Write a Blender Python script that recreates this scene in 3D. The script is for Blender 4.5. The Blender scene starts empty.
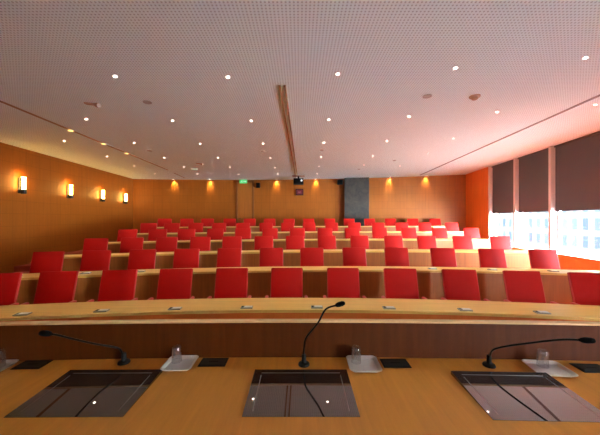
import bpy, bmesh, math
from mathutils import Vector, Matrix
S = bpy.context.scene
C = S.collection
PI = math.pi

# ------------------------------------------------------------------ materials
def nodes(name):
    m = bpy.data.materials.new(name); m.use_nodes = True
    nt = m.node_tree
    b = nt.nodes['Principled BSDF']
    return m, nt, b
def lin(c):
    return tuple((v/12.92 if v <= .04045 else ((v+.055)/1.055)**2.4) for v in (x/255 for x in c)) + (1,)
def plain(name, rgb, rough=.5, metal=0, spec=.5, bump=0, bscale=200, var=.06, sheen=0):
    m, nt, b = nodes(name)
    n = nt.nodes.new('ShaderNodeTexNoise'); n.inputs['Scale'].default_value = bscale; n.inputs['Detail'].default_value = 3
    tc = nt.nodes.new('ShaderNodeTexCoord'); nt.links.new(tc.outputs['Object'], n.inputs['Vector'])
    mix = nt.nodes.new('ShaderNodeMix'); mix.data_type = 'RGBA'
    c = lin(rgb)
    mix.inputs['A'].default_value = tuple(x*(1-var) for x in c[:3])+(1,)
    mix.inputs['B'].default_value = tuple(min(1, x*(1+var)) for x in c[:3])+(1,)
    nt.links.new(n.outputs['Fac'], mix.inputs['Factor']); nt.links.new(mix.outputs['Result'], b.inputs['Base Color'])
    b.inputs['Roughness'].default_value = rough; b.inputs['Metallic'].default_value = metal
    b.inputs['Specular IOR Level'].default_value = spec
    if sheen: b.inputs['Sheen Weight'].default_value = sheen
    if bump:
        bp = nt.nodes.new('ShaderNodeBump'); bp.inputs['Strength'].default_value = bump; bp.inputs['Distance'].default_value = .002
        nt.links.new(n.outputs['Fac'], bp.inputs['Height']); nt.links.new(bp.outputs['Normal'], b.inputs['Normal'])
    return m
def wood(name, rgb, stretch, rough=.4, var=.2, spec=.4, coord='Object', brick=None):
    m, nt, b = nodes(name)
    L = nt.links.new
    tc = nt.nodes.new('ShaderNodeTexCoord')
    mp = nt.nodes.new('ShaderNodeMapping'); mp.inputs['Scale'].default_value = stretch
    L(tc.outputs[coord], mp.inputs['Vector'])
    n = nt.nodes.new('ShaderNodeTexNoise'); n.inputs['Scale'].default_value = 1; n.inputs['Detail'].default_value = 6
    n.inputs['Roughness'].default_value = .65; n.inputs['Distortion'].default_value = .4
    L(mp.outputs['Vector'], n.inputs['Vector'])
    r = nt.nodes.new('ShaderNodeMapRange'); r.inputs['From Min'].default_value = .3; r.inputs['From Max'].default_value = .7
    L(n.outputs['Fac'], r.inputs['Value'])
    c = lin(rgb)
    mix = nt.nodes.new('ShaderNodeMix'); mix.data_type = 'RGBA'
    mix.inputs['A'].default_value = tuple(x*(1-var) for x in c[:3])+(1,)
    mix.inputs['B'].default_value = tuple(min(1, x*(1+var)) for x in c[:3])+(1,)
    L(r.outputs['Result'], mix.inputs['Factor'])
    out = mix.outputs['Result']
    if brick:
        bw, bh, ms, dark = brick
        t = nt.nodes.new('ShaderNodeTexBrick'); t.offset = 0; t.squash = 1
        t.inputs['Scale'].default_value = 1; t.inputs['Brick Width'].default_value = bw; t.inputs['Row Height'].default_value = bh
        t.inputs['Mortar Size'].default_value = ms; t.inputs['Mortar Smooth'].default_value = .3; t.inputs['Bias'].default_value = 0
        t.inputs['Color1'].default_value = (1, 1, 1, 1); t.inputs['Color2'].default_value = (.94, .94, .94, 1)
        t.inputs['Mortar'].default_value = (dark, dark, dark, 1)
        L(tc.outputs['UV'], t.inputs['Vector'])
        mu = nt.nodes.new('ShaderNodeMix'); mu.data_type = 'RGBA'; mu.blend_type = 'MULTIPLY'; mu.inputs['Factor'].default_value = 1
        L(out, mu.inputs['A']); L(t.outputs['Color'], mu.inputs['B']); out = mu.outputs['Result']
    L(out, b.inputs['Base Color'])
    b.inputs['Roughness'].default_value = rough; b.inputs['Specular IOR Level'].default_value = spec
    return m
def emit(name, rgb, strength):
    m, nt, b = nodes(name)
    b.inputs['Base Color'].default_value = (.02, .02, .02, 1); b.inputs['Specular IOR Level'].default_value = .05; b.inputs['Roughness'].default_value = .8
    b.inputs['Emission Color'].default_value = tuple(rgb)+(1,); b.inputs['Emission Strength'].default_value = strength
    return m

M = {}
M['table'] = wood('pale oak tabletop', (224, 176, 92), (1.2, 26, 26), .38, .13)
M['cap'] = wood('oak edge strip', (200, 158, 112), (1.2, 26, 26), .5, .08, .2)
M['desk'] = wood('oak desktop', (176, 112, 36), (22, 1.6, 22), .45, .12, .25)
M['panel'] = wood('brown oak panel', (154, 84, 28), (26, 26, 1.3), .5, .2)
M['deskpanel'] = wood('oak panel darkened for shade', (66, 27, 3), (20, 20, 1.1), .5, .22, .12)  # row panel oak darkened: the desk front's shade put into the colour
M['wall'] = wood('oak wall panelling', (147, 78, 13), (14, .9, 1), .5, .10, .3, 'UV', (.36, .30, .005, .74))
M['door'] = wood('oak door', (150, 84, 24), (14, 14, .9), .5, .12, .3)
M['jamb'] = wood('dark oak jamb', (118, 62, 18), (14, 14, .9), .5, .12, .3)
M['darkwall'] = plain('unseen front wall darkened against bounce', (62, 58, 56), .9, 0, .1)  # unseen front wall, made dark to cut bounce onto desk and chairs
M['sill'] = wood('oak lightened for daylight', (216, 108, 36), (14, .9, 1), .5, .1, .3, 'UV')  # brighter, redder wall oak: daylight and carpet bounce put into the colour
M['red'] = plain('red leather', (158, 13, 5), .65, 0, .10, .15, 260, .08)
M['redpad'] = plain('red arm pad', (196, 50, 42), .45, 0, .4, .1, 260, .05)
M['edge_light_red'] = plain('light red edging', (186, 40, 32), .45, 0, .4, 0, 100, .05)  # lighter red stands for window light on the chair edges
M['steel'] = plain('brushed steel', (170, 168, 165), .35, .9)
M['darksteel'] = plain('dark steel', (60, 58, 56), .45, .7)
M['black'] = plain('black plastic', (5, 5, 5), .5, 0, .15)
M['blackmatt'] = plain('black mesh foam', (5, 5, 5), .9, 0, .1, .4, 900)
M['graphite'] = plain('graphite plastic', (17, 16, 16), .5, 0, .25)
M['plate'] = plain('satin aluminium', (150, 146, 138), .4, .5)
M['trayred'] = plain('tray', (198, 188, 178), .3, .1, .5, 0, 30, .04)
M['carpet'] = plain('red brown carpet', (152, 68, 48), .95, 0, .1, .5, 500, .2)
M['frame'] = plain('white painted aluminium', (212, 208, 206), .4)
M['trim'] = plain('bronze slot', (158, 122, 88), .6, 0)
M['trimgrey'] = plain('grey slot', (120, 104, 98), .6)
M['ringwhite'] = plain('white trim ring', (225, 220, 215), .4)
M['fixture'] = plain('brown fixture', (172, 128, 98), .6)
M['sensor'] = plain('grey sensor', (176, 168, 160), .7)
M['bulb'] = emit('lit lamp', (1, .86, .7), 30)
M['slotbulb'] = emit('lit warm lamp', (1, .62, .2), 1.6)
M['sconceglass'] = emit('lit opal glass', (1, .60, .14), 34)
M['exitgreen'] = emit('lit green sign', (.06, .50, .13), .9)
M['exitwhite'] = emit('lit white pictogram', (.65, .95, .7), .7)
M['redface'] = emit('dim red display', (.16, .003, .006), .5)
M['redmark'] = emit('pink display marks', (.8, .22, .28), .35)
M['lens'] = emit('painted lens glint', (.7, .75, .85), .9)  # glow painted in for the glint on the lens

# ceiling: plaster with a square grid of punched holes
m, nt, b = nodes('perforated white plaster'); L = nt.links.new
tc = nt.nodes.new('ShaderNodeTexCoord')
sp = nt.nodes.new('ShaderNodeSeparateXYZ'); L(tc.outputs['Object'], sp.inputs[0])
def mth(op, a, bb=None, nt=nt):
    n = nt.nodes.new('ShaderNodeMath'); n.operation = op
    for i, v in enumerate((a, bb)):
        if v is None: continue
        if isinstance(v, (int, float)): n.inputs[i].default_value = v
        else: nt.links.new(v, n.inputs[i])
    return n.outputs[0]
P = .033
fx = mth('SUBTRACT', mth('FRACT', mth('DIVIDE', sp.outputs[0], P)), .5)
fy = mth('SUBTRACT', mth('FRACT', mth('DIVIDE', sp.outputs[1], P)), .5)
d = mth('SQRT', mth('ADD', mth('MULTIPLY', fx, fx), mth('MULTIPLY', fy, fy)))
hole = mth('LESS_THAN', d, .25)
mix = nt.nodes.new('ShaderNodeMix'); mix.data_type = 'RGBA'
mix.inputs['A'].default_value = lin((238, 250, 250)); mix.inputs['B'].default_value = lin((196, 200, 200))
L(hole, mix.inputs['Factor']); L(mix.outputs['Result'], b.inputs['Base Color']); b.inputs['Roughness'].default_value = .9
b.inputs['Specular IOR Level'].default_value = .1
M['ceiling'] = m

# window pane
m, nt, b = nodes('window glass'); L = nt.links.new
nt.nodes.remove(b); out = nt.nodes['Material Output']
tr = nt.nodes.new('ShaderNodeBsdfTransparent'); tr.inputs[0].default_value = (.95, .98, 1, 1)
gl = nt.nodes.new('ShaderNodeBsdfGlossy'); gl.inputs['Roughness'].default_value = .02
fr = nt.nodes.new('ShaderNodeLayerWeight'); fr.inputs['Blend'].default_value = .5
pw = nt.nodes.new('ShaderNodeMath'); pw.operation = 'POWER'; L(fr.outputs['Facing'], pw.inputs[0]); pw.inputs[1].default_value = 5
ad = nt.nodes.new('ShaderNodeMath'); ad.operation = 'MULTIPLY_ADD'; L(pw.outputs[0], ad.inputs[0]); ad.inputs[1].default_value = .35; ad.inputs[2].default_value = .03
mx = nt.nodes.new('ShaderNodeMixShader'); L(ad.outputs[0], mx.inputs[0]); L(tr.outputs[0], mx.inputs[1]); L(gl.outputs[0], mx.inputs[2]); L(mx.outputs[0], out.inputs[0])
M['pane'] = m
# drinking glass
m, nt, b = nodes('clear drinking glass'); L = nt.links.new
nt.nodes.remove(b); out = nt.nodes['Material Output']
tr = nt.nodes.new('ShaderNodeBsdfTransparent'); tr.inputs[0].default_value = (.96, .96, .96, 1)
gl = nt.nodes.new('ShaderNodeBsdfGlossy'); gl.inputs['Roughness'].default_value = .18
fr = nt.nodes.new('ShaderNodeLayerWeight'); fr.inputs['Blend'].default_value = .5
pw = nt.nodes.new('ShaderNodeMath'); pw.operation = 'POWER'; L(fr.outputs['Facing'], pw.inputs[0]); pw.inputs[1].default_value = 2.5
ad = nt.nodes.new('ShaderNodeMath'); ad.operation = 'MULTIPLY_ADD'; L(pw.outputs[0], ad.inputs[0]); ad.inputs[1].default_value = .6; ad.inputs[2].default_value = .2
mx = nt.nodes.new('ShaderNodeMixShader'); L(ad.outputs[0], mx.inputs[0]); L(tr.outputs[0], mx.inputs[1]); L(gl.outputs[0], mx.inputs[2]); L(mx.outputs[0], out.inputs[0])
M['glass'] = m
# black glass of the monitors
m, nt, b = nodes('dark screen glass')
b.inputs['Base Color'].default_value = (.012, .011, .010, 1); b.inputs['Roughness'].default_value = .015; b.inputs['IOR'].default_value = 2.45
M['screen'] = m
m, nt, b = nodes('screen edge line')
b.inputs['Base Color'].default_value = (.028, .026, .024, 1); b.inputs['Roughness'].default_value = .3; b.inputs['IOR'].default_value = 2.4
M['bezel'] = m
# blind cloth: lets a little daylight through
m, nt, b = nodes('brown blind cloth'); L = nt.links.new
out = nt.nodes['Material Output']
b.inputs['Base Color'].default_value = lin((84, 84, 86)); b.inputs['Roughness'].default_value = .9; b.inputs['Specular IOR Level'].default_value = .1
tl = nt.nodes.new('ShaderNodeBsdfTranslucent'); tl.inputs[0].default_value = lin((60, 60, 60))
mx = nt.nodes.new('ShaderNodeMixShader'); mx.inputs[0].default_value = .02
L(b.outputs[0], mx.inputs[1]); L(tl.outputs[0], mx.inputs[2]); L(mx.outputs[0], out.inputs[0])
M['blind'] = m
# slate
m, nt, b = nodes('dark slate'); L = nt.links.new
tc = nt.nodes.new('ShaderNodeTexCoord')
n = nt.nodes.new('ShaderNodeTexNoise'); n.inputs['Scale'].default_value = 3.5; n.inputs['Detail'].default_value = 9; n.inputs['Roughness'].default_value = .7; n.inputs['Distortion'].default_value = 1.2
L(tc.outputs['Object'], n.inputs['Vector'])
cr = nt.nodes.new('ShaderNodeValToRGB'); cr.color_ramp.elements[0].position = .35; cr.color_ramp.elements[0].color = lin((25, 20, 14)); cr.color_ramp.elements[1].position = .7; cr.color_ramp.elements[1].color = lin((64, 53, 40))
L(n.outputs['Fac'], cr.inputs[0]); L(cr.outputs[0], b.inputs['Base Color']); b.inputs['Roughness'].default_value = .6
M['slate'] = m
# facade across the street, colours darkened so the strong daylight does not bleach it
m, nt, b = nodes('window grid facade darkened for exposure'); L = nt.links.new
tc = nt.nodes.new('ShaderNodeTexCoord')
t = nt.nodes.new('ShaderNodeTexBrick'); t.offset = 0
t.inputs['Scale'].default_value = 1; t.inputs['Brick Width'].default_value = 1.3; t.inputs['Row Height'].default_value = 2.1
t.inputs['Mortar Size'].default_value = .34; t.inputs['Mortar Smooth'].default_value = .1
t.inputs['Color1'].default_value = (.0040, .0048, .0054, 1); t.inputs['Color2'].default_value = (.0062, .007, .0076, 1); t.inputs['Mortar'].default_value = (.0125, .0105, .0095, 1)
L(tc.outputs['UV'], t.inputs['Vector']); L(t.outputs['Color'], b.inputs['Base Color']); b.inputs['Roughness'].default_value = .7
b.inputs['Specular IOR Level'].default_value = 0
M['facade'] = m
M['street'] = plain('street lightened for bounce', (215, 216, 216), .9)  # lightened to bounce more daylight up to the ceiling

# ------------------------------------------------------------------ mesh helpers
def obj(name, bm, mat, parent=None, smooth=False, loc=None):
    me = bpy.data.meshes.new(name)
    bmesh.ops.recalc_face_normals(bm, faces=bm.faces[:])
    bm.to_mesh(me); bm.free()
    if smooth:
        for p in me.polygons: p.use_smooth = True
        try: me.set_sharp_from_angle(angle=math.radians(40))
        except Exception: pass
    me.materials.append(M[mat] if isinstance(mat, str) else mat)
    o = bpy.data.objects.new(name, me); C.objects.link(o)
    if parent: o.parent = parent
    if loc: o.location = loc
    return o
def tag(o, label, cat, group=None):
    o['label'] = label; o['category'] = cat
    if group: o['group'] = group
    return o
def thing(name, label, cat, loc=(0, 0, 0), rz=0, group=None):
    o = bpy.data.objects.new(name, None); C.objects.link(o); o.empty_display_size = .1
    o.location = loc; o.rotation_euler = (0, 0, rz)
    return tag(o, label, cat, group)
def struct(o):
    o['kind'] = 'structure'; return o
def dup(root, label, loc, rz=None):
    r = root.copy(); C.objects.link(r); r.location = loc; r['label'] = label
    if rz is not None: r.rotation_euler = (0, 0, rz)
    for ch in list(root.children):
        c = ch.copy(); C.objects.link(c); c.parent = r
        for g in list(ch.children):
            e = g.copy(); C.objects.link(e); e.parent = c
    return r
def box(bm, c, s, bev=0, rot=None, seg=2):
    r = bmesh.ops.create_cube(bm, size=1)
    vs = r['verts']
    for v in vs: v.co = Vector((v.co.x*s[0], v.co.y*s[1], v.co.z*s[2]))
    if bev:
        es = list({e for v in vs for e in v.link_edges})
        q = bmesh.ops.bevel(bm, geom=es, offset=bev, segments=seg, affect='EDGES', profile=.5)
        vs = list({v for f in q['faces'] for v in f.verts} | {v for v in vs if v.is_valid})
    R = rot or Matrix.Identity(3)
    for v in vs: v.co = R @ v.co + Vector(c)
    return vs
def B(c, s, bev=0, rot=None, seg=2):
    bm = bmesh.new(); box(bm, c, s, bev, rot, seg); return bm
def tube(bm, pts, rad, seg=10, cap=True):
    pts = [Vector(p) for p in pts]; rings = []
    n = len(pts); up = None
    for i, p in enumerate(pts):
        t = (pts[min(i+1, n-1)]-pts[max(i-1, 0)]).normalized()
        if up is None: up = t.orthogonal().normalized()
        up = (up - t*up.dot(t)).normalized(); w = t.cross(up)
        r = rad[i] if isinstance(rad, (list, tuple)) else rad
        rings.append([bm.verts.new(p + (up*math.cos(a)+w*math.sin(a))*r) for a in (2*PI*k/seg for k in range(seg))])
    for a, b_ in zip(rings, rings[1:]):
        for k in range(seg): bm.faces.new((a[k], a[(k+1) % seg], b_[(k+1) % seg], b_[k]))
    if cap: bm.faces.new(rings[0][::-1]); bm.faces.new(rings[-1])
    return bm
def lathe(bm, prof, seg=24, c=(0, 0, 0), closed=False):
    rings = []
    for r, z in prof:
        if r < 1e-6: rings.append([bm.verts.new((c[0], c[1], c[2]+z))])
        else: rings.append([bm.verts.new((c[0]+r*math.cos(2*PI*k/seg), c[1]+r*math.sin(2*PI*k/seg), c[2]+z)) for k in range(seg)])
    prs = list(zip(rings, rings[1:])) + ([(rings[-1], rings[0])] if closed else [])
    for a, b_ in prs:
        for k in range(seg):
            A = [a[k % len(a)], a[(k+1) % len(a)]] if len(a) > 1 else [a[0]]
            Bv = [b_[(k+1) % len(b_)], b_[k % len(b_)]] if len(b_) > 1 else [b_[0]]
            if len(A)+len(Bv) > 2: bm.faces.new(A+Bv)
    return bm
def sweep(bm, curve, prof):
    """closed (offset along normal, z) profile carried along a plan curve of ((x, y), (nx, ny))"""
    rings = [[bm.verts.new((x+nx*d, y+ny*d, z)) for d, z in prof] for (x, y), (nx, ny) in curve]
    k = len(prof)
    for a, b_ in zip(rings, rings[1:]):
        for i in range(k): bm.faces.new((a[i], a[(i+1) % k], b_[(i+1) % k], b_[i]))
    bm.faces.new(rings[0][::-1]); bm.faces.new(rings[-1])
    return bm
def rect(d0, d1, z0, z1): return [(d0, z0), (d1, z0), (d1, z1), (d0, z1)]

# ------------------------------------------------------------------ the room's measures
EYE = 1.67; CEIL = 3.4; RISE = .137; TABLE = .725
def arc(Z, X0, R, x):
    return Z - ((x-X0)**2 - X0**2)/(2*R)
def curve(Z, X0, R, xa, xb, n=40):
    out = []
    for i in range(n+1):
        x = xa+(xb-xa)*i/n; s = -(x-X0)/R; l = math.hypot(s, 1)
        out.append(((x, arc(Z, X0, R, x)), (-s/l, 1/l)))
    return out
ROWS = [(3.80, 0, 18), (5.14, .8, 19), (6.48, 2, 22), (7.82, 3, 25), (9.16, 3.5, 25), (10.5, 4, 26)]
ENDS = [(-5.1, 4.75), (-5.3, 4.85), (-4.65, 5.0), (-4.7, 5.05), (-4.82, 5.35), (-4.95, 5.5)]
DEPTH = [(-.94, -.50), (-.81, -.45), (-.81, -.45), (-.81, -.45), (-.81, -.45), (-.81, -.45)]
def xl(y): return -6.74-.081*(y-6.18)
def xr(y): return 5.80+.117*(y-5.32)
def yb(x): return 12.15-(x+3)**2/60
YF = -3.0
LB = (-7.2, yb(-7.2)); RB = (6.43, yb(6.43))

# floor: flat front part and the curved tiers
fl = bmesh.new()
vs = [fl.verts.new((x, y, 0)) for x, y in ((xl(YF), YF), (xr(YF), YF), (xr(12.2), 12.2), (xl(12.2), 12.2))]
fl.faces.new(vs)
struct(obj('floor', fl, 'carpet'))
for k in range(1, 6):
    Z, X0, R = ROWS[k]
    bm = bmesh.new()
    zt = RISE*k
    f = []; bk = []
    n = 48
    for i in range(n+1):
        u = i/n
        # clip the tier to the side walls
        xa, xb = -6.9, 5.9
        for _ in range(8):
            xa = xl(arc(Z-.79, X0, R, xa)); xb = xr(arc(Z-.79, X0, R, xb))
        x = xa+.002+(xb-xa-.004)*u
        xq = LB[0]+.02+(RB[0]-LB[0]-.04)*u
        f.append((x, arc(Z-.79, X0, R, x))); bk.append((xq, yb(xq)-.002))
    z0 = 0.0 if k == 1 else RISE*(k-1)
    top = [bm.verts.new((x, y, zt)) for x, y in f]; low = [bm.verts.new((x, y, z0)) for x, y in f]
    tb = [bm.verts.new((x, y, zt)) for x, y in bk]; lb = [bm.verts.new((x, y, z0)) for x, y in bk]
    for i in range(n):
        bm.faces.new((top[i], top[i+1], tb[i+1], tb[i])); bm.faces.new((low[i], low[i+1], top[i+1], top[i]))
        bm.faces.new((tb[i], tb[i+1], lb[i+1], lb[i])); bm.faces.new((low[i+1], low[i], lb[i], lb[i+1]))
    bm.faces.new((top[0], tb[0], lb[0], low[0])); bm.faces.new((top[n], low[n], lb[n], tb[n]))
    struct(obj('floor_tier_%d' % k, bm, 'carpet'))
# ceiling slab
bm = bmesh.new()
poly = [(xl(YF)-.05, YF-.05), (xr(YF)+.40, YF-.05), (RB[0]+.62, 12.4), (LB[0]-.05, 12.4)]
lo = [bm.verts.new((x, y, CEIL)) for x, y in poly]; hi = [bm.verts.new((x, y, CEIL+.2)) for x, y in poly]
bm.faces.new(lo); bm.faces.new(hi)
for i in range(4): bm.faces.new((lo[i], lo[(i+1) % 4], hi[(i+1) % 4], hi[i]))
struct(obj('ceiling', bm, 'ceiling'))
# walls with plan coordinates in metres as their UV
def wall(name, pts, thick, mat, z0=-.02, z1=CEIL+.02):
    """pts run with the room on the left-hand side; thickness goes outwards"""
    bm = bmesh.new(); uv = bm.loops.layers.uv.new('UVMap')
    n = len(pts); s = [0]
    for a, c in zip(pts, pts[1:]): s.append(s[-1]+math.dist(a, c))
    def nrm(i):
        a = pts[max(i-1, 0)]; c = pts[min(i+1, n-1)]
        dx, dy = c[0]-a[0], c[1]-a[1]; l = math.hypot(dx, dy); return dy/l, -dx/l
    inn = [[bm.verts.new((x, y, z)) for z in (z0, z1)] for x, y in pts]
    ou = []
    for i, (x, y) in enumerate(pts):
        nx, ny = nrm(i); ou.append([bm.verts.new((x+nx*thick, y+ny*thick, z)) for z in (z0, z1)])
    def q(vv, uvs):
        fc = bm.faces.new(vv)
        for lp, w in zip(fc.loops, uvs): lp[uv].uv = w
    for i in range(n-1):
        U = ((s[i], z0), (s[i+1], z0), (s[i+1], z1), (s[i], z1))
        q((inn[i][0], inn[i+1][0], inn[i+1][1], inn[i][1]), U)
        q((ou[i][0], ou[i][1], ou[i+1][1], ou[i+1][0]), (U[0], U[3], U[2], U[1]))
        q((inn[i][1], inn[i+1][1], ou[i+1][1], ou[i][1]), U); q((inn[i][0], ou[i][0], ou[i+1][0], inn[i+1][0]), U)
    for i in (0, n-1): q((inn[i][0], inn[i][1], ou[i][1], ou[i][0]), ((0, 0), (0, 1), (1, 1), (1, 0)))
    me = bpy.data.meshes.new(name); bm.to_mesh(me); bm.free(); me.materials.append(M[mat])
    o = bpy.data.objects.new(name, me); C.objects.link(o)
    return struct(o)
back = [(RB[0]+(LB[0]-RB[0])*i/36, yb(RB[0]+(LB[0]-RB[0])*i/36)) for i in range(37)]
wall('wall_back', back, .2, 'wall')
wall('wall_left', [LB, (xl(YF), YF)], .2, 'wall')
wall('wall_front', [(xl(YF), YF), (xr(YF), YF)], .2, 'darkwall')
WEND = 9.14
SILL = .855
wall('wall_right', [(xr(WEND), WEND), RB], .3, 'sill')
wall('wall_right_sill', [(xr(YF), YF), (xr(WEND), WEND)], .3, 'sill', -.02, SILL)

# windows: bays between the mullions
dirw = Vector((.117, 1, 0)).normalized(); nout = Vector((dirw.y, -dirw.x, 0))
angw = math.atan2(dirw.y, dirw.x)
rotw = Matrix.Rotation(angw, 3, 'Z')
def wp(y, off, z): # a point on the window wall, off = metres outwards
    return Vector((xr(y), y, z)) + nout*off
MULL = [9.10 - 1.275*i for i in range(10)]
bm = bmesh.new()
a, c = wp(YF, .10, SILL+.0125), wp(WEND, .10, SILL+.0125)
box(bm, (a+c)/2, ((c-a).length, .24, .025), .004, rotw)
struct(obj('trim_sill', bm, 'frame'))
for i, y in enumerate(MULL):
    bm = bmesh.new()
    p = wp(y, .10, 0)
    box(bm, (p.x, p.y, (SILL+.025+CEIL)/2), (.075, .20, CEIL-SILL-.03), .006, rotw)
    struct(obj('trim_%d' % (i+1), bm, 'frame'))
BLIND = 1.85
for i in range(len(MULL)-1):
    ya, yb_ = MULL[i+1]+.036, MULL[i]-.036
    if i == len(MULL)-2: pass
    A, D = wp(ya, .165, 0), wp(yb_, .165, 0)
    w = (D-A).length; mid = (A+D)/2
    root = bpy.data.objects.new('window_%d' % (i+1), None); C.objects.link(root); struct(root)
    root.location = (mid.x, mid.y, SILL+.025); root.rotation_euler = (0, 0, angw)
    h = CEIL-SILL-.03
    bm = bmesh.new()
    box(bm, (-w/2+.03, 0, h/2), (.06, .05, h), .004); box(bm, (w/2-.03, 0, h/2), (.06, .05, h), .004)
    box(bm, (0, 0, .025), (w-.12, .05, .05), .004); box(bm, (0, 0, h-.025), (w-.12, .05, .05), .004)
    obj('window_frame', bm, 'frame', root)
    obj('pane', B((0, 0, h/2), (w-.10, .008, h-.08)), 'pane', root)
    # blind
    LBL = {0: 'brown roller blind half lowered over the farthest window, next to the orange wall',
           1: 'brown roller blind half lowered over the middle one of the three visible windows',
           2: 'large brown roller blind half lowered over the nearest visible window at right'}
    if i < 4:
        q = wp((ya+yb_)/2, .10, 0)
        t = thing('roller_blind', LBL.get(i, 'brown roller blind half lowered over the window just outside the right edge'), 'blind', (q.x, q.y, BLIND), angw, 'roller blinds on the windows')
    else:  # unseen blinds, lowered to keep daylight off the desk
        q = wp((ya+yb_)/2, .10, 0)
        t = thing('roller_blind', 'unseen roller blind fully lowered to block daylight beside the speakers desk', 'blind', (q.x, q.y, BLIND), angw, 'roller blinds on the windows')
    hh = CEIL-BLIND-.055
    if i >= 4:
        t.location.z = SILL+.03; hh = CEIL-SILL-.03-.055
    obj('cloth', B((0, 0, hh/2+.012), (w-.006, .004, hh)), 'blind', t)
    obj('bottom_bar', B((0, 0, .012), (w-.006, .018, .024), .004), 'blind', t)
    obj('cassette', B((0, 0, hh+.033), (w-.004, .07, .042), .006), 'blind', t)
    # daylight enters here: sampling portal for the sky
    ld = bpy.data.lights.new('daylight_portal', 'AREA'); ld.shape = 'RECTANGLE'; ld.size = w; ld.size_y = BLIND-SILL
    ld.cycles.is_portal = True
    lo_ = bpy.data.objects.new('daylight_portal', ld); C.objects.link(lo_)
    q = wp((ya+yb_)/2, .26, (BLIND+SILL)/2)
    lo_.location = q; lo_.rotation_euler = (-nout).to_track_quat('-Z', 'Z').to_euler()

# door in the back wall
xd0, xd1 = -2.83, -2.03
yd = yb((xd0+xd1)/2)-.012; zf5 = RISE*5
root = bpy.data.objects.new('door_1', None); C.objects.link(root); struct(root); root.location = ((xd0+xd1)/2, yd, zf5)
hD = CEIL-zf5-.12
obj('door_leaf', B((0, -.005, hD/2), (.62, .03, hD), .004), 'door', root)
for s in (-1, 1): obj('door_jamb', B((s*.355, -.012, hD/2), (.085, .05, hD), .004), 'jamb', root)
obj('door_jamb', B((0, -.012, hD+.05), (.80, .05, .10), .004), 'jamb', root)
bm = bmesh.new(); tube(bm, [(-.26, -.02, 1.0), (-.26, -.07, 1.0), (-.15, -.07, 1.0)], .011, 8)
obj('door_handle', bm, 'darksteel', root, True)

# ------------------------------------------------------------------ rows of tables
ORD = ['first', 'second', 'third', 'fourth', 'fifth', 'sixth', 'seventh', 'eighth', 'ninth', 'tenth', 'eleventh', 'twelfth', 'thirteenth', 'fourteenth']
ROWN = ['front row', 'second row', 'third row', 'fourth row', 'fifth row', 'last row by the back wall']
TBL = ['long curved oak table of the front row, with grey boxes along it', 'long curved oak table of the second row, behind the front row chairs',
       'long curved oak table of the third row', 'long curved oak table of the fourth row',
       'long curved oak table of the fifth row', 'long curved oak table of the last row, nearest the back wall']
for k, (Z, X0, R) in enumerate(ROWS):
    zt = TABLE+RISE*k
    zlow = 0 if k == 0 else RISE*(k-1)
    d0, d1 = DEPTH[k]
    xa, xb = ENDS[k]
    t = thing('row_table', TBL[k], 'table', (0, arc(Z+d0, X0, R, 0), RISE*max(k-1, 0)), 0, 'curved tables in rows')
    off = Vector((0, arc(Z+d0, X0, R, 0), RISE*max(k-1, 0)))
    cv = curve(Z, X0, R, xa, xb)
    bm = sweep(bmesh.new(), cv, rect(d0, d1, zt-.03, zt)); bmesh.ops.translate(bm, vec=-off, verts=bm.verts)
    obj('tabletop', bm, 'table', t)
    cv2 = curve(Z, X0, R, xa+.04, xb-.04)
    bm = sweep(bmesh.new(), cv2, rect(d0+.012, d0+.037, zlow+.002, zt-.03)); bmesh.ops.translate(bm, vec=-off, verts=bm.verts)
    obj('front_panel', bm, 'sill' if k == 0 else 'panel', t)  # front row takes the lightened oak so it looks lit
    zown = RISE*k
    for x in (xa+.06, (xa*2+xb)/3, (xa+2*xb)/3, xb-.06):
        s = -(x-X0)/R; y0 = arc(Z, X0, R, x)
        rm = Matrix.Rotation(math.atan(s), 3, 'Z')
        cpos = Vector((x, y0, 0)) + rm @ Vector((0, (d0+.037+d1-.13)/2, 0))
        bm = B((cpos.x, cpos.y, (zown+zt-.03)/2+.001), (.03, d1-d0-.17, zt-.03-zown-.002), .003, rm)
        bmesh.ops.translate(bm, vec=-off, verts=bm.verts)
        obj('support_panel', bm, 'panel', t)

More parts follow.
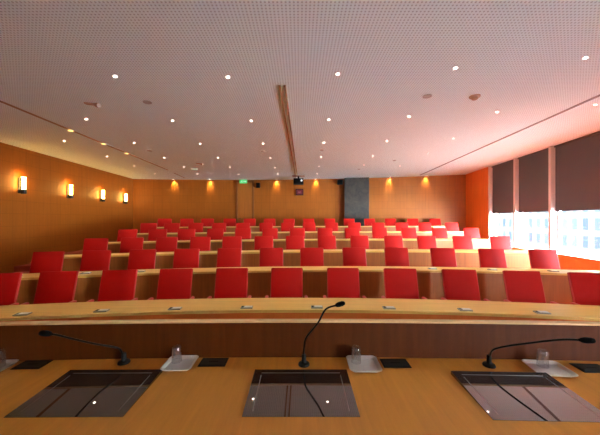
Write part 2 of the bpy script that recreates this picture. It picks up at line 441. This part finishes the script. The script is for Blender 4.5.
# ------------------------------------------------------------------ chairs
def chair_proto(label):
    t = thing('conference_chair', label, 'chair', (0, 0, 0), 0, 'red chairs in rows')
    # seat
    obj('seat', B((0, -.03, .425), (.46, .46, .085), .03, None, 3), 'red', t, True)
    # backrest: tall flat leaning panel
    lean = math.radians(15.5)
    rm = Matrix.Rotation(-lean, 3, 'X')
    Hb = .60
    base = Vector((0, .135, .415))
    bm = bmesh.new()
    vs = box(bm, (0, 0, 0), (.415, .05, Hb), .007, None, 2)
    for v in bm.verts:
        zz = v.co.z+Hb/2
        v.co = base + rm @ Vector((v.co.x, v.co.y - .012*math.sin(PI*zz/Hb), zz))
    br = obj('backrest', bm, 'red', t, True)
    # lighter red strips painting window light along both edges of the back
    for s in (-1, 1):
        pts = [base + rm @ Vector((s*.2085, -.012*math.sin(PI*zz/Hb), zz)) for zz in [Hb*.02+i*Hb*.965/6 for i in range(7)]]
        bm = bmesh.new(); tube(bm, pts, .010, 6)
        obj('painted_edge_light', bm, 'edge_light_red', br, True)
    for s in (-1, 1):
        bm = B((s*.258, .03, .640), (.045, .25, .032), .014, None, 3)
        ar = obj('armrest', bm, 'redpad', t, True)
        bm = bmesh.new()
        tube(bm, [(s*.225, .06, .40), (s*.258, .06, .42), (s*.258, .06, .63)], .013, 8)
        obj('armrest_post', bm, 'steel', ar, True)
    bm = bmesh.new(); lathe(bm, [(0, .375), (.05, .375), (.05, .35), (.028, .34), (.028, .06), (.045, .05), (.045, .03), (0, .03)], 16)
    obj('pedestal', bm, 'darksteel', t, True)
    bm = bmesh.new()
    for a in range(4):
        rm2 = Matrix.Rotation(PI/4+a*PI/2, 3, 'Z')
        for v in box(bm, (.13, 0, .022), (.24, .04, .035), .008): v.co = rm2 @ v.co
    obj('star_base', bm, 'darksteel', t, True)
    return t
CH = [
 [-3.71, -3.09, -2.38, -1.67, -0.93, -0.18, 0.59, 1.36, 2.12, 2.87, 3.6],
 [-4.12, -3.45, -2.75, -2.03, -1.29, -0.53, 0.22, 1.01, 1.79, 2.62, 3.45, 4.26],
 [-4.21, -3.57, -2.91, -2.23, -1.55, -0.84, -0.12, 0.63, 1.41, 2.22, 3.0, 3.82, 4.65],
 [-4.33, -3.67, -3.0, -2.29, -1.57, -0.84, -0.08, 0.71, 1.5, 2.3, 3.15, 4.03, 4.92],
 [-4.47, -3.87, -3.22, -2.55, -1.83, -1.11, -0.42, 0.3, 1.06, 1.84, 2.66, 3.47, 4.25, 5.14],
 [-4.61, -3.94, -3.29, -2.55, -1.86, -1.14, -0.42, 0.33, 1.14, 1.91, 2.72, 3.54, 4.42, 5.28]]
proto = None
for k, xs in enumerate(CH):
    Z, X0, R = ROWS[k]
    for i, x in enumerate(xs):
        n = len(xs)
        if i == 0: w = 'at the left end'
        elif i == n-1: w = 'at the right end'
        elif i < (n+1)//2: w = '%s from the left' % ORD[i]
        else: w = '%s from the right' % ORD[n-1-i]
        lab = 'red upholstered armchair %s of the %s' % (w, ROWN[k])
        s = -(x-X0)/R; th = math.atan(s)
        p = Vector((x, arc(Z, X0, R, x), RISE*k+.002)) + Matrix.Rotation(th, 3, 'Z') @ Vector((0, -.29, 0))
        if proto is None:
            proto = chair_proto(lab); proto.location = p; proto.rotation_euler = (0, 0, th)
        else: dup(proto, lab, p, th)

# ------------------------------------------------------------------ grey boxes set on the tables
def cbox(label, loc, th):
    t = thing('connection_box', label, 'connection box', loc, th, 'connection boxes on the tables')
    obj('housing', B((0, 0, .006), (.125, .07, .012), .003), 'plate', t)
    obj('lid', B((.015, .004, .0135), (.08, .045, .003), .001), 'ringwhite', t)
    obj('socket_strip', B((-.045, .0, .013), (.022, .05, .002), .001), 'black', t)
    return t
bx = None
def place_box(k, x, off, label):
    global bx
    Z, X0, R = ROWS[k]
    xc = x
    for _ in range(12):
        th = math.atan(-(xc-X0)/R); xc = x + off*math.sin(th)
    p = Vector((xc, arc(Z, X0, R, xc), TABLE+RISE*k)) + Matrix.Rotation(th, 3, 'Z') @ Vector((0, off, 0))
    if bx is None: bx = cbox(label, p, th)
    else: dup(bx, label, p, th)
xs0 = [-2.74, -2.03, -1.31, -.565, .18, .94, 1.71, 2.43]
for i, x in enumerate(xs0):
    w = ('%s from the left' % ORD[i]) if i < 4 else ('%s from the right' % ORD[len(xs0)-1-i])
    if i == 0: w = 'nearest the left end'
    if i == 7: w = 'nearest the right end'
    place_box(0, x, -.865, 'small flat grey connection box on the front row table, %s' % w)
xs1 = [-4.0, -3.17, -2.44, 2.14, 3.05, 3.9]
N1 = ['nearest the left end', 'second from the left', 'third from the left', 'third from the right', 'second from the right', 'nearest the right end']
for x, w in zip(xs1, N1): place_box(1, x, -.66, 'small flat grey connection box on the second row table, %s' % w)

# ------------------------------------------------------------------ the speakers' desk
DT = .74; DR = 36
def dy(x): return 1.849 - x*x/(2*DR)
t = thing('speaker_desk', 'wide oak desk in the foreground with dark raised front panel and inset screens', 'desk', (0, 1.2, 0))
off = Vector((0, 1.2, 0))
cv = curve(1.849, 0, DR, -3.0, 3.0, 40)
def dpart(name, prof, mat):
    bm = sweep(bmesh.new(), cv, prof); bmesh.ops.translate(bm, vec=-off, verts=bm.verts); return obj(name, bm, mat, t)
dpart('desktop', rect(-.90, 0, DT-.035, DT), 'desk')
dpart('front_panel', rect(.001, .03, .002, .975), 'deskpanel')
dpart('panel_cap', rect(-.006, .04, .975, .985), 'cap')
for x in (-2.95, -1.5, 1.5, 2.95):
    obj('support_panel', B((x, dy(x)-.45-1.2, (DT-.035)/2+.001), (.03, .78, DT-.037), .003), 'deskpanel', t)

TILT = math.radians(2.2)
def monitor(label, x, rz, yc, TILT=TILT):
    t = thing('inset_monitor', label, 'screen', (x, yc, DT+.001), rz, 'screens set into the desk')
    w, dd = .555, .378
    rm = Matrix.Rotation(TILT, 3, 'X')
    zc = math.sin(TILT)*dd/2+.001
    bm = bmesh.new()
    prof = [(-dd/2, 0), (dd/2, 0), (dd/2, 2*zc), (-dd/2, .002)]
    v0 = [bm.verts.new((-w/2, a, z)) for a, z in prof]; v1 = [bm.verts.new((w/2, a, z)) for a, z in prof]
    for i in range(4): bm.faces.new((v0[i], v0[(i+1) % 4], v1[(i+1) % 4], v1[i]))
    bm.faces.new(v0); bm.faces.new(v1)
    g = obj('glass_panel', bm, 'screen', t)
    bm = bmesh.new()
    z1 = zc+.0013
    for cx_, cy_, sx, sy in ((0, dd/2-.035, w-.09, .004), (-w/2+.045, -.012, .004, dd-.09), (w/2-.045, -.012, .004, dd-.09)):
        box(bm, rm @ Vector((cx_, cy_, 0)) + Vector((0, 0, z1)), (sx, sy, .0006), 0, rm)
    obj('screen_border', bm, 'bezel', g)
    return t
monitor('large dark screen set into the desk behind the middle microphone', .005, 0, 1.479)
monitor('large dark screen set into the desk at left, behind the left microphone', -1.11, .01, 1.477)
monitor('large dark screen set into the desk at right, reflecting pale ceiling', 1.175, -.03, 1.450, math.radians(2.6))

def spline(P, n=8):
    P = [Vector(p) for p in P]; out = []
    Q = [P[0]*2-P[1]] + P + [P[-1]*2-P[-2]]
    for i in range(1, len(Q)-2):
        p0, p1, p2, p3 = Q[i-1:i+3]
        for j in range(n):
            s = j/n
            out.append(.5*((2*p1)+(p2-p0)*s+(2*p0-5*p1+4*p2-p3)*s*s+(3*p1-p0-3*p2+p3)*s**3))
    return out+[P[-1]]
def mic(label, base, pts):
    bx_, by_ = base
    t = thing('gooseneck_microphone', label, 'microphone', (bx_, by_, DT+.001), 0, 'gooseneck microphones on the desk')
    bm = bmesh.new(); lathe(bm, [(0, 0), (.036, 0), (.037, .006), (.033, .013), (.016, .018), (.014, .03), (.0135, .062), (.010, .068), (0, .068)], 24)
    obj('base', bm, 'black', t, True)
    P = [(0, 0, .06)] + [(x-bx_, y-by_, z-DT) for x, y, z in pts]
    sp_ = spline(P)
    bm = tube(bmesh.new(), sp_, .0058, 10); obj('gooseneck', bm, 'black', t, True)
    e = Vector(P[-1]); dr = (e-Vector(P[-2])).normalized()
    hp = [e-dr*.006, e, e+dr*.004, e+dr*.02, e+dr*.045, e+dr*.056, e+dr*.060]
    bm = tube(bmesh.new(), hp, [.006, .008, .012, .0155, .0145, .010, .003], 16); obj('windscreen', bm, 'blackmatt', t, True)
    return t
mic('black gooseneck microphone in the middle of the desk, bent to the right', (.025, 1.752),
    [(.0251, 1.75, .835), (.033, 1.74, .905), (.061, 1.73, .952), (.113, 1.715, 1.023), (.15, 1.71, 1.095), (.177, 1.70, 1.122), (.22, 1.69, 1.138)])
mic('black gooseneck microphone at left, bowed low to the left', (-1.137, 1.776),
    [(-1.142, 1.765, 0.81), (-1.145, 1.745, 0.845), (-1.17, 1.72, 0.869), (-1.237, 1.66, 0.915), (-1.293, 1.58, 0.977), (-1.329, 1.51, 1.031), (-1.34, 1.48, 1.049)])
mic('black gooseneck microphone at right, bowed low to the right', (1.196, 1.74),
    [(1.196, 1.735, 0.793), (1.201, 1.72, 0.844), (1.223, 1.69, 0.878), (1.284, 1.635, 0.921), (1.387, 1.55, 0.981), (1.445, 1.5, 1.012), (1.492, 1.465, 1.024)])

# trays with upturned tumblers
def tray(label, loc, rz, w, dd):
    bm = bmesh.new()
    def ring(sx, sy, r, z):
        vs = []
        for qx, qy, a0 in ((1, 1, 0), (-1, 1, PI/2), (-1, -1, PI), (1, -1, 1.5*PI)):
            for j in range(6):
                a = a0+j*PI/10
                vs.append(bm.verts.new((qx*(sx/2-r)+r*math.cos(a), qy*(sy/2-r)+r*math.sin(a), z)))
        return vs
    prof = [(-.035, .0), (0, .014), (.004, .017), (.001, .018), (-.010, .017), (-.040, .004)]
    rs = [ring(w+a, dd+a, .028+a/2*.5, z) for a, z in prof]
    n = len(rs[0])
    for a, c in zip(rs, rs[1:]):
        for k in range(n): bm.faces.new((a[k], a[(k+1) % n], c[(k+1) % n], c[k]))
    bm.faces.new(rs[0]); bm.faces.new(rs[-1])
    o = obj('serving_tray', bm, 'trayred', None, False)
    o.location = loc; o.rotation_euler = (0, 0, rz)
    return tag(o, label, 'tray', 'trays on the desk')
def tumbler(label, loc):
    bm = bmesh.new()
    lathe(bm, [(.0, .098), (.027, .098), (.0285, .095), (.031, .002), (.0305, 0), (.0285, 0), (.0283, .002), (.0265, .084), (.024, .086), (0, .088)], 32)
    o = obj('water_glass', bm, 'glass', None, True); o.location = loc
    return tag(o, label, 'glass', 'upturned glasses on the trays')
TR = [('pale grey tray with a glass, between the middle and right screens', (.402, 1.742), -.02, .195, .19, (.362, 1.775)),
      ('pale grey tray with a glass, between the left and middle screens', (-.762, 1.75), .03, .185, .175, (-.80, 1.785)),
      ('pale grey tray with a glass, touching the right screen', (1.528, 1.69), -.10, .215, .175, (1.525, 1.728)),
      ('pale grey tray cut off at the left edge of the view', (-1.905, 1.69), .06, .20, .18, (-1.885, 1.722))]
GL = ['upturned clear tumbler on the tray right of the middle microphone', 'upturned clear tumbler on the tray left of the middle screen',
      'upturned clear tumbler on the tray beside the right screen', 'upturned clear tumbler on the tray cut off at the left edge']
for (lab, (x, y), rz, w, dd, g), gl_ in zip(TR, GL):
    tray(lab, (x, y, DT+.001), rz, w, dd)
    tumbler(gl_, (g[0], g[1], DT+.0065))
# flush socket boxes
def sockets(label, x, y, rz):
    t = thing('socket_box', label, 'socket box', (x, y, DT+.0005), rz, 'socket boxes in the desk')
    f = obj('surround', B((0, 0, .002), (.172, .105, .004), .001), 'black', t)
    obj('flap', B((0, -.006, .0052), (.150, .072, .0025), .0008), 'graphite', t)
    obj('handle_slot', B((0, .0, .0068), (.06, .012, .0012)), 'black', t)
sockets('flat black socket box right of the middle tray', .612, 1.768, -.01)
sockets('flat black socket box left of the middle screen, right of its tray', -.56, 1.782, .01)
sockets('flat black socket box at the right edge behind the right tray', 1.81, 1.71, -.05)
sockets('flat black socket box at far left beside the cut off tray', -1.705, 1.752, .04)

# ------------------------------------------------------------------ ceiling fittings
def downlight(label, x, y):
    t = thing('downlight', label, 'ceiling light', (x, y, CEIL), 0, 'recessed ceiling downlights')
    bm = bmesh.new(); lathe(bm, [(.018, -.001), (.030, -.001), (.032, -.003), (.029, -.005), (.018, -.003)], 20, closed=True)
    obj('trim_ring', bm, 'ringwhite', t, True)
    bm = bmesh.new(); lathe(bm, [(0, -.0025), (.018, -.0025), (.018, -.0012), (0, -.0012)], 20)
    obj('lamp_lens', bm, 'bulb', t)
    ld = bpy.data.lights.new('downlight_beam', 'SPOT'); ld.energy = SPOT; ld.spot_size = math.radians(105); ld.spot_blend = .7; ld.color = (.95, 1, .97); ld.shadow_soft_size = .03
    lo_ = bpy.data.objects.new('downlight_beam', ld); C.objects.link(lo_); lo_.parent = t; lo_.location = (0, 0, -.02)
    return t
SPOT = 16
DL = [[(-2.24, 3.33), (-0.88, 3.35), (0.45, 3.28), (1.78, 3.15), (3.06, 2.95)],
[(-3.7, 4.76), (-2.24, 4.83), (-0.86, 4.85), (0.5, 4.78), (1.84, 4.64), (3.19, 4.45), (4.47, 4.16)],
[(-5.23, 6.1), (-3.76, 6.23), (-2.3, 6.32), (-0.85, 6.31), (0.54, 6.23), (1.93, 6.1), (3.3, 5.91)],
[(-5.34, 7.61), (-3.83, 7.75), (-2.32, 7.77), (-0.84, 7.8), (0.59, 7.67), (2.0, 7.55), (3.37, 7.24)],
[(-5.42, 8.98), (-3.87, 9.15), (-2.34, 9.18), (-0.84, 9.24), (0.62, 9.06), (2.06, 8.86), (3.25, 8.98)],
[(-5.53, 10.48), (-3.94, 10.57), (-2.38, 10.64), (-0.85, 10.57), (0.65, 10.5)]]
RN = ['the row nearest the camera', 'the second row of ceiling lights', 'the third row of ceiling lights', 'the fourth row of ceiling lights', 'the fifth row of ceiling lights', 'the sixth row of ceiling lights']
def place_word(i, n):
    return 'leftmost' if i == 0 else 'rightmost' if i == n-1 else ('%s from the left' % ORD[i]) if i < (n+1)//2 else ('%s from the right' % ORD[n-1-i])
dl = None
def place_dl(lab, x, y):
    global dl
    if dl is None: dl = downlight(lab, x, y); return dl
    return dup(dl, lab, (x, y, CEIL))
for r, row in enumerate(DL):
    for i, (x, y) in enumerate(row):
        place_dl('small lit round downlight, %s in %s' % (place_word(i, len(row)), RN[r]), x, y)
WW = [(-5.5, 'at the far left'), (-3.95, 'second from the left'), (-1.03, 'just right of the door'), (.68, 'right of the projector'), (3.70, 'right of the slate panel'), (5.05, 'nearest the right corner')]
for x, w in WW:
    r = place_dl('small lit downlight throwing a yellow cone on the back wall, %s' % w, x, yb(x)-.10)
    for ch in r.children:
        if ch.type == 'LIGHT':
            ld = ch.data.copy(); ld.energy = 38; ld.color = (1, .80, .34); ld.spot_size = math.radians(72); ld.spot_blend = .8; ch.data = ld
            ch.rotation_euler = (math.radians(27), 0, 0)

# slots in the ceiling
def bar_between(a, c, w, h, name, mat, parent=None, z=CEIL):
    a = Vector((a[0], a[1], 0)); c = Vector((c[0], c[1], 0)); d_ = c-a
    return obj(name, B(((a+c)/2) + Vector((0, 0, z-h/2)), (d_.length, w, h), 0, Matrix.Rotation(math.atan2(d_.y, d_.x), 3, 'Z')), mat, parent)
struct(bar_between((-4.40, 4.03), (-4.66, 9.71), .06, .004, 'trim_slot_left', 'trim'))
struct(bar_between((-4.74, 10.34), (-4.85, 11.6), .05, .004, 'trim_slot_left_rear', 'trim'))
struct(bar_between((-4.36, 2.0), (-4.40, 4.03), .05, .004, 'trim_slot_left_front', 'trim'))
struct(bar_between((4.03, 1.8), (4.72, 10.81), .05, .008, 'trim_slot_right', 'trimgrey'))
t = thing('ceiling_track', 'long narrow twin bronze track running down the middle of the ceiling', 'ceiling track', (-.23, 3.55, CEIL))
for o0, o1 in ((-.035, -.033), (.035, .033)):
    a = Vector((-.23+o0, 3.55, 0)); c = Vector((-.14+o1, 11.4, 0)); d_ = c-a
    obj('rail', B((a+c)/2-Vector((-.23, 3.55, 0)) + Vector((0, 0, -.01)), (d_.length, .028, .018), .003, Matrix.Rotation(math.atan2(d_.y, d_.x), 3, 'Z')), 'trim', t)
for (x, y), w in zip([(-4.462, 5.35), (-4.505, 6.3), (-4.546, 7.21)], ('nearest the camera', 'in the middle of three', 'farthest from the camera')):
    bm = bmesh.new(); lathe(bm, [(0, -.004), (.03, -.004), (.045, -.010), (.04, -.022), (0, -.026)], 18)
    o = obj('ceiling_slot_lamp', bm, 'slotbulb', None, True, (x, y, CEIL))
    tag(o, 'small yellow lit lamp in the left ceiling slot, %s' % w, 'lamp', 'lamps in the left ceiling slot')

# detectors and the like
def flat_sensor(label, x, y, r=.06):
    bm = bmesh.new(); lathe(bm, [(0, -.001), (r, -.001), (r, -.008), (r*.8, -.014), (0, -.016)], 24)
    o = obj('ceiling_sensor', bm, 'sensor', None, True, (x, y, CEIL)); tag(o, label, 'sensor', 'flat round sensors on the ceiling')
flat_sensor('flat round grey sensor on the ceiling, at left beside the brown adjustable spotlight', -2.26, 4.07)
flat_sensor('flat round grey sensor on the ceiling, at right beside the smoke detector', 1.79, 3.87)
flat_sensor('flat round grey sensor near the left ceiling slot, towards the rear', -3.8, 6.95)
flat_sensor('small flat sensor on the ceiling just left of the middle track', -.94, 7.0, .05)
flat_sensor('small flat sensor on the ceiling just right of the middle track', .55, 6.89, .05)
flat_sensor('small grey sensor on the ceiling above the slate panel', 2.04, 9.52, .05)
flat_sensor('small dark round sensor on the ceiling right of the slate panel', 2.79, 8.13, .05)
t = thing('smoke_detector', 'brown two tier smoke detector on the ceiling at right', 'smoke detector', (2.46, 3.87, CEIL))
bm = bmesh.new(); lathe(bm, [(0, -.001), (.07, -.001), (.068, -.018), (.05, -.024), (0, -.024)], 24); obj('mount', bm, 'fixture', t, True)
bm = bmesh.new(); lathe(bm, [(0, -.0245), (.045, -.0245), (.04, -.045), (.025, -.054), (0, -.054)], 24); obj('sensing_head', bm, 'fixture', t, True)
def spotl(label, x, y):
    t = thing('adjustable_spotlight', label, 'spotlight', (x, y, CEIL), 0, 'pull out spotlights on the ceiling')
    obj('arm', B((-.07, .0, -.016), (.17, .06, .022), .004, Matrix.Rotation(.12, 3, 'Y')), 'fixture', t)
    bm = bmesh.new(); tube(bm, [(.0, .0, -.03), (.03, -.005, -.035), (.055, -.01, -.04)], [.026, .034, .036], 16); h_ = obj('head', bm, 'fixture', t, True)
    bm = bmesh.new(); tube(bm, [(.0555, -.01, -.0402), (.06, -.011, -.041)], .03, 16); obj('lens', bm, 'ringwhite', h_, True)
spotl('brown adjustable spotlight pulled out of the ceiling at left', -3.05, 4.1)
spotl('small brown adjustable spotlight far back on the left ceiling', -3.06, 8.5)
t = thing('ceiling_emergency_light', 'small white rectangular emergency light on the rear left ceiling', 'emergency light', (-3.63, 9.45, CEIL))
obj('housing', B((0, 0, -.011), (.20, .09, .022), .004), 'ringwhite', t)
obj('diffuser', B((0, 0, -.026), (.17, .07, .006), .002), 'exitwhite', t)

# projector under the track's end
t = thing('projector', 'black ceiling projector hanging at the end of the middle track', 'projector', (-.06, 11.0, CEIL))
obj('ceiling_plate', B((0, 0, -.012), (.50, .26, .02), .004), 'fixture', t)
bm = bmesh.new(); tube(bm, [(0, 0, -.02), (0, 0, -.12)], .03, 12); obj('mount_pole', bm, 'black', t, True)
b_ = obj('body', B((0, 0, -.23), (.40, .34, .23), .02, None, 3), 'black', t, True)
bm = bmesh.new(); tube(bm, [(.12, -.165, -.215), (.12, -.195, -.215)], .05, 20); l_ = obj('lens_barrel', bm, 'graphite', b_, True)
bm = bmesh.new(); tube(bm, [(.12, -.1952, -.215), (.12, -.198, -.215)], .038, 20); obj('lens', bm, 'lens', b_, True)
# red display below it
ys = yb(0)-.002
t = thing('wall_display', 'small dark red display box on the back wall under the projector', 'display', (-.02, ys, 2.70))
obj('housing', B((0, -.03, .14), (.33, .06, .28), .008), 'black', t)
f = obj('screen_face', B((0, -.0625, .14), (.28, .005, .22), .001), 'redface', t)
bm = bmesh.new()
for x, w in ((-.05, .03), (0, .025), (.045, .03)): box(bm, (x, -.0665, .145), (w, .003, .026))
box(bm, (0, -.0665, .105), (.13, .003, .012))
obj('lit_marks', bm, 'redmark', f)
# exit sign
xe = -2.45
t = thing('exit_sign', 'small green lit exit sign above the door in the back wall', 'exit sign', (xe, yb(xe)-.26, CEIL))
obj('hanger', B((0, 0, -.02), (.04, .03, .04)), 'ringwhite', t)
f = obj('sign_box', B((0, 0, -.115), (.32, .05, .15), .006), 'exitgreen', t)
bm = bmesh.new()
yq = -.0275
box(bm, (.06, yq, -.115), (.09, .003, .022)); 
v = [bm.verts.new((.095, yq-.0015, -.078)), bm.verts.new((.095, yq-.0015, -.152)), bm.verts.new((.14, yq-.0015, -.115))]; bm.faces.new(v)
# running figure
lathe(bm, [(0, .012), (.012, 0), (0, -.012)], 10, (-.055, yq, -.068))
box(bm, (-.065, yq, -.103), (.022, .003, .045), 0, Matrix.Rotation(.3, 3, 'Y')); box(bm, (-.045, yq, -.142), (.012, .003, .042), 0, Matrix.Rotation(-.6, 3, 'Y'))
box(bm, (-.09, yq, -.14), (.012, .003, .045), 0, Matrix.Rotation(.8, 3, 'Y')); box(bm, (-.035, yq, -.10), (.04, .003, .01), 0, Matrix.Rotation(.4, 3, 'Y'))
obj('pictogram', bm, 'exitwhite', f)
# loudspeakers
def lspk(label, x, z, w, h, y=None):
    yy = (yb(x) if y is None else y)-.002
    t = thing('wall_loudspeaker', label, 'loudspeaker', (x, yy, z), 0, 'loudspeakers on the back wall')
    obj('bracket', B((0, -.05, h/2), (.05, .10, .06), .004), 'black', t)
    b_ = obj('cabinet', B((0, -.17, h/2), (w, .14, h), .015, Matrix.Rotation(.15, 3, 'X')), 'black', t)
    obj('grille', B((0, -.243, h/2+.012), (w*.85, .012, h*.85), .004, Matrix.Rotation(.15, 3, 'X')), 'blackmatt', b_)
lspk('small black loudspeaker on the back wall right of the exit sign', -1.82, 3.02, .17, .22)
lspk('small black loudspeaker on the back wall left of the slate panel', 1.69, 3.12, .22, .20)
# slate panel
xs_ = 2.37; th = math.atan(-(xs_+3)/30)
t = thing('slate_panel', 'tall dark slate slab standing against the back wall', 'slab', (xs_, yb(xs_)-.15, RISE*5+.002), th)
obj('slab', B((0, 0, (CEIL-RISE*5-.01)/2), (1.0, .20, CEIL-RISE*5-.012), .006), 'slate', t)
obj('plinth', B((.12, -.16, .33), (.30, .10, .66), .006), 'black', t)

# sconces on the left wall
angl = math.atan2(1, -.081)
for y, w in ((6.64, 'nearest the camera'), (8.16, 'second from the camera'), (9.67, 'third from the camera'), (11.12, 'nearest the back corner')):
    t = thing('wall_sconce', 'lit cylindrical wall sconce with dark holder, %s' % w, 'wall lamp', (xl(y), y, 2.28), angl-PI/2, 'sconces along the left wall')
    obj('backplate', B((.011, 0, .20), (.02, .08, .38), .004), 'darksteel', t)
    bm = bmesh.new(); lathe(bm, [(0, 0), (.05, 0), (.056, .01), (.056, .105), (0, .105)], 20, (.10, 0, 0))
    hd = obj('holder', bm, 'darksteel', t, True)
    obj('arm', B((.04, 0, .05), (.06, .03, .04), .004), 'darksteel', hd)
    bm = bmesh.new(); lathe(bm, [(0, .106), (.038, .106), (.038, .385), (.048, .40), (0, .40)], 24, (.10, 0, 0))
    obj('glass_shade', bm, 'sconceglass', t, True)
    ld = bpy.data.lights.new('sconce_glow', 'POINT'); ld.energy = 1.5; ld.color = (1, .50, .12); ld.shadow_soft_size = .05
    lo_ = bpy.data.objects.new('sconce_glow', ld); C.objects.link(lo_); lo_.parent = t; lo_.location = (.10, 0, .47)

# ------------------------------------------------------------------ outside
bm = bmesh.new(); uv = bm.loops.layers.uv.new('UVMap')
def facade_box(x0, x1, y0, y1, z0, z1):
    P8 = [(x0, y0), (x1, y0), (x1, y1), (x0, y1)]; s = 0
    for i in range(4):
        a, c = P8[i], P8[(i+1) % 4]; l = math.dist(a, c)
        fc = bm.faces.new([bm.verts.new((a[0], a[1], z0)), bm.verts.new((c[0], c[1], z0)), bm.verts.new((c[0], c[1], z1)), bm.verts.new((a[0], a[1], z1))])
        for lp, w in zip(fc.loops, ((0, z0), (l, z0), (l, z1), (0, z1))): lp[uv].uv = w
    bm.faces.new([bm.verts.new((a[0], a[1], z1)) for a in P8])
facade_box(34, 50, 5, 75, -4, 20)
me = bpy.data.meshes.new('office_building'); bm.to_mesh(me); bm.free(); me.materials.append(M['facade'])
o = bpy.data.objects.new('office_building', me); C.objects.link(o)
tag(o, 'pale office building across the street seen through the windows', 'building')
o = obj('bounce_block', B((44, 40, -13), (24, 90, 17.8)), 'street')  # added out of view to reflect daylight up to the ceiling
tag(o, 'unseen pale block under the office building, added to bounce daylight', 'building')
bm = bmesh.new(); vs = [bm.verts.new(p) for p in ((8, -60, -22), (160, -60, -22), (160, 160, -22), (8, 160, -22))]; bm.faces.new(vs)
struct(obj('street', bm, 'street'))

# ------------------------------------------------------------------ sky, camera, exposure
w = bpy.data.worlds.new('sky'); S.world = w; w.use_nodes = True
bg = w.node_tree.nodes['Background']; bg.inputs[0].default_value = (.74, .88, 1, 1); bg.inputs[1].default_value = 146.0
sd = bpy.data.lights.new('sun', 'SUN'); sd.energy = 110; sd.angle = math.radians(1.0); sd.color = (1, .95, .88)
so = bpy.data.objects.new('sun', sd); C.objects.link(so)
so.rotation_euler = Vector((-.673, -.314, -.669)).to_track_quat('-Z', 'Y').to_euler()
cd = bpy.data.cameras.new('camera'); cam = bpy.data.objects.new('camera', cd); C.objects.link(cam)
cam.location = (0, 0, EYE); cam.rotation_euler = (PI/2, 0, 0)
cd.sensor_width = 36; cd.lens = 16.5; cd.shift_y = 1.5/600; cd.clip_start = .05; cd.clip_end = 500
S.camera = cam
vsn = S.view_settings
vsn.view_transform = 'Standard'; vsn.look = 'None'; vsn.exposure = 0.55; vsn.gamma = 1; vsn.use_curve_mapping = False
S.cycles.max_bounces = 10; S.cycles.diffuse_bounces = 6; S.cycles.transparent_max_bounces = 12
S.cycles.sample_clamp_indirect = 6
S.cycles.use_denoising = True
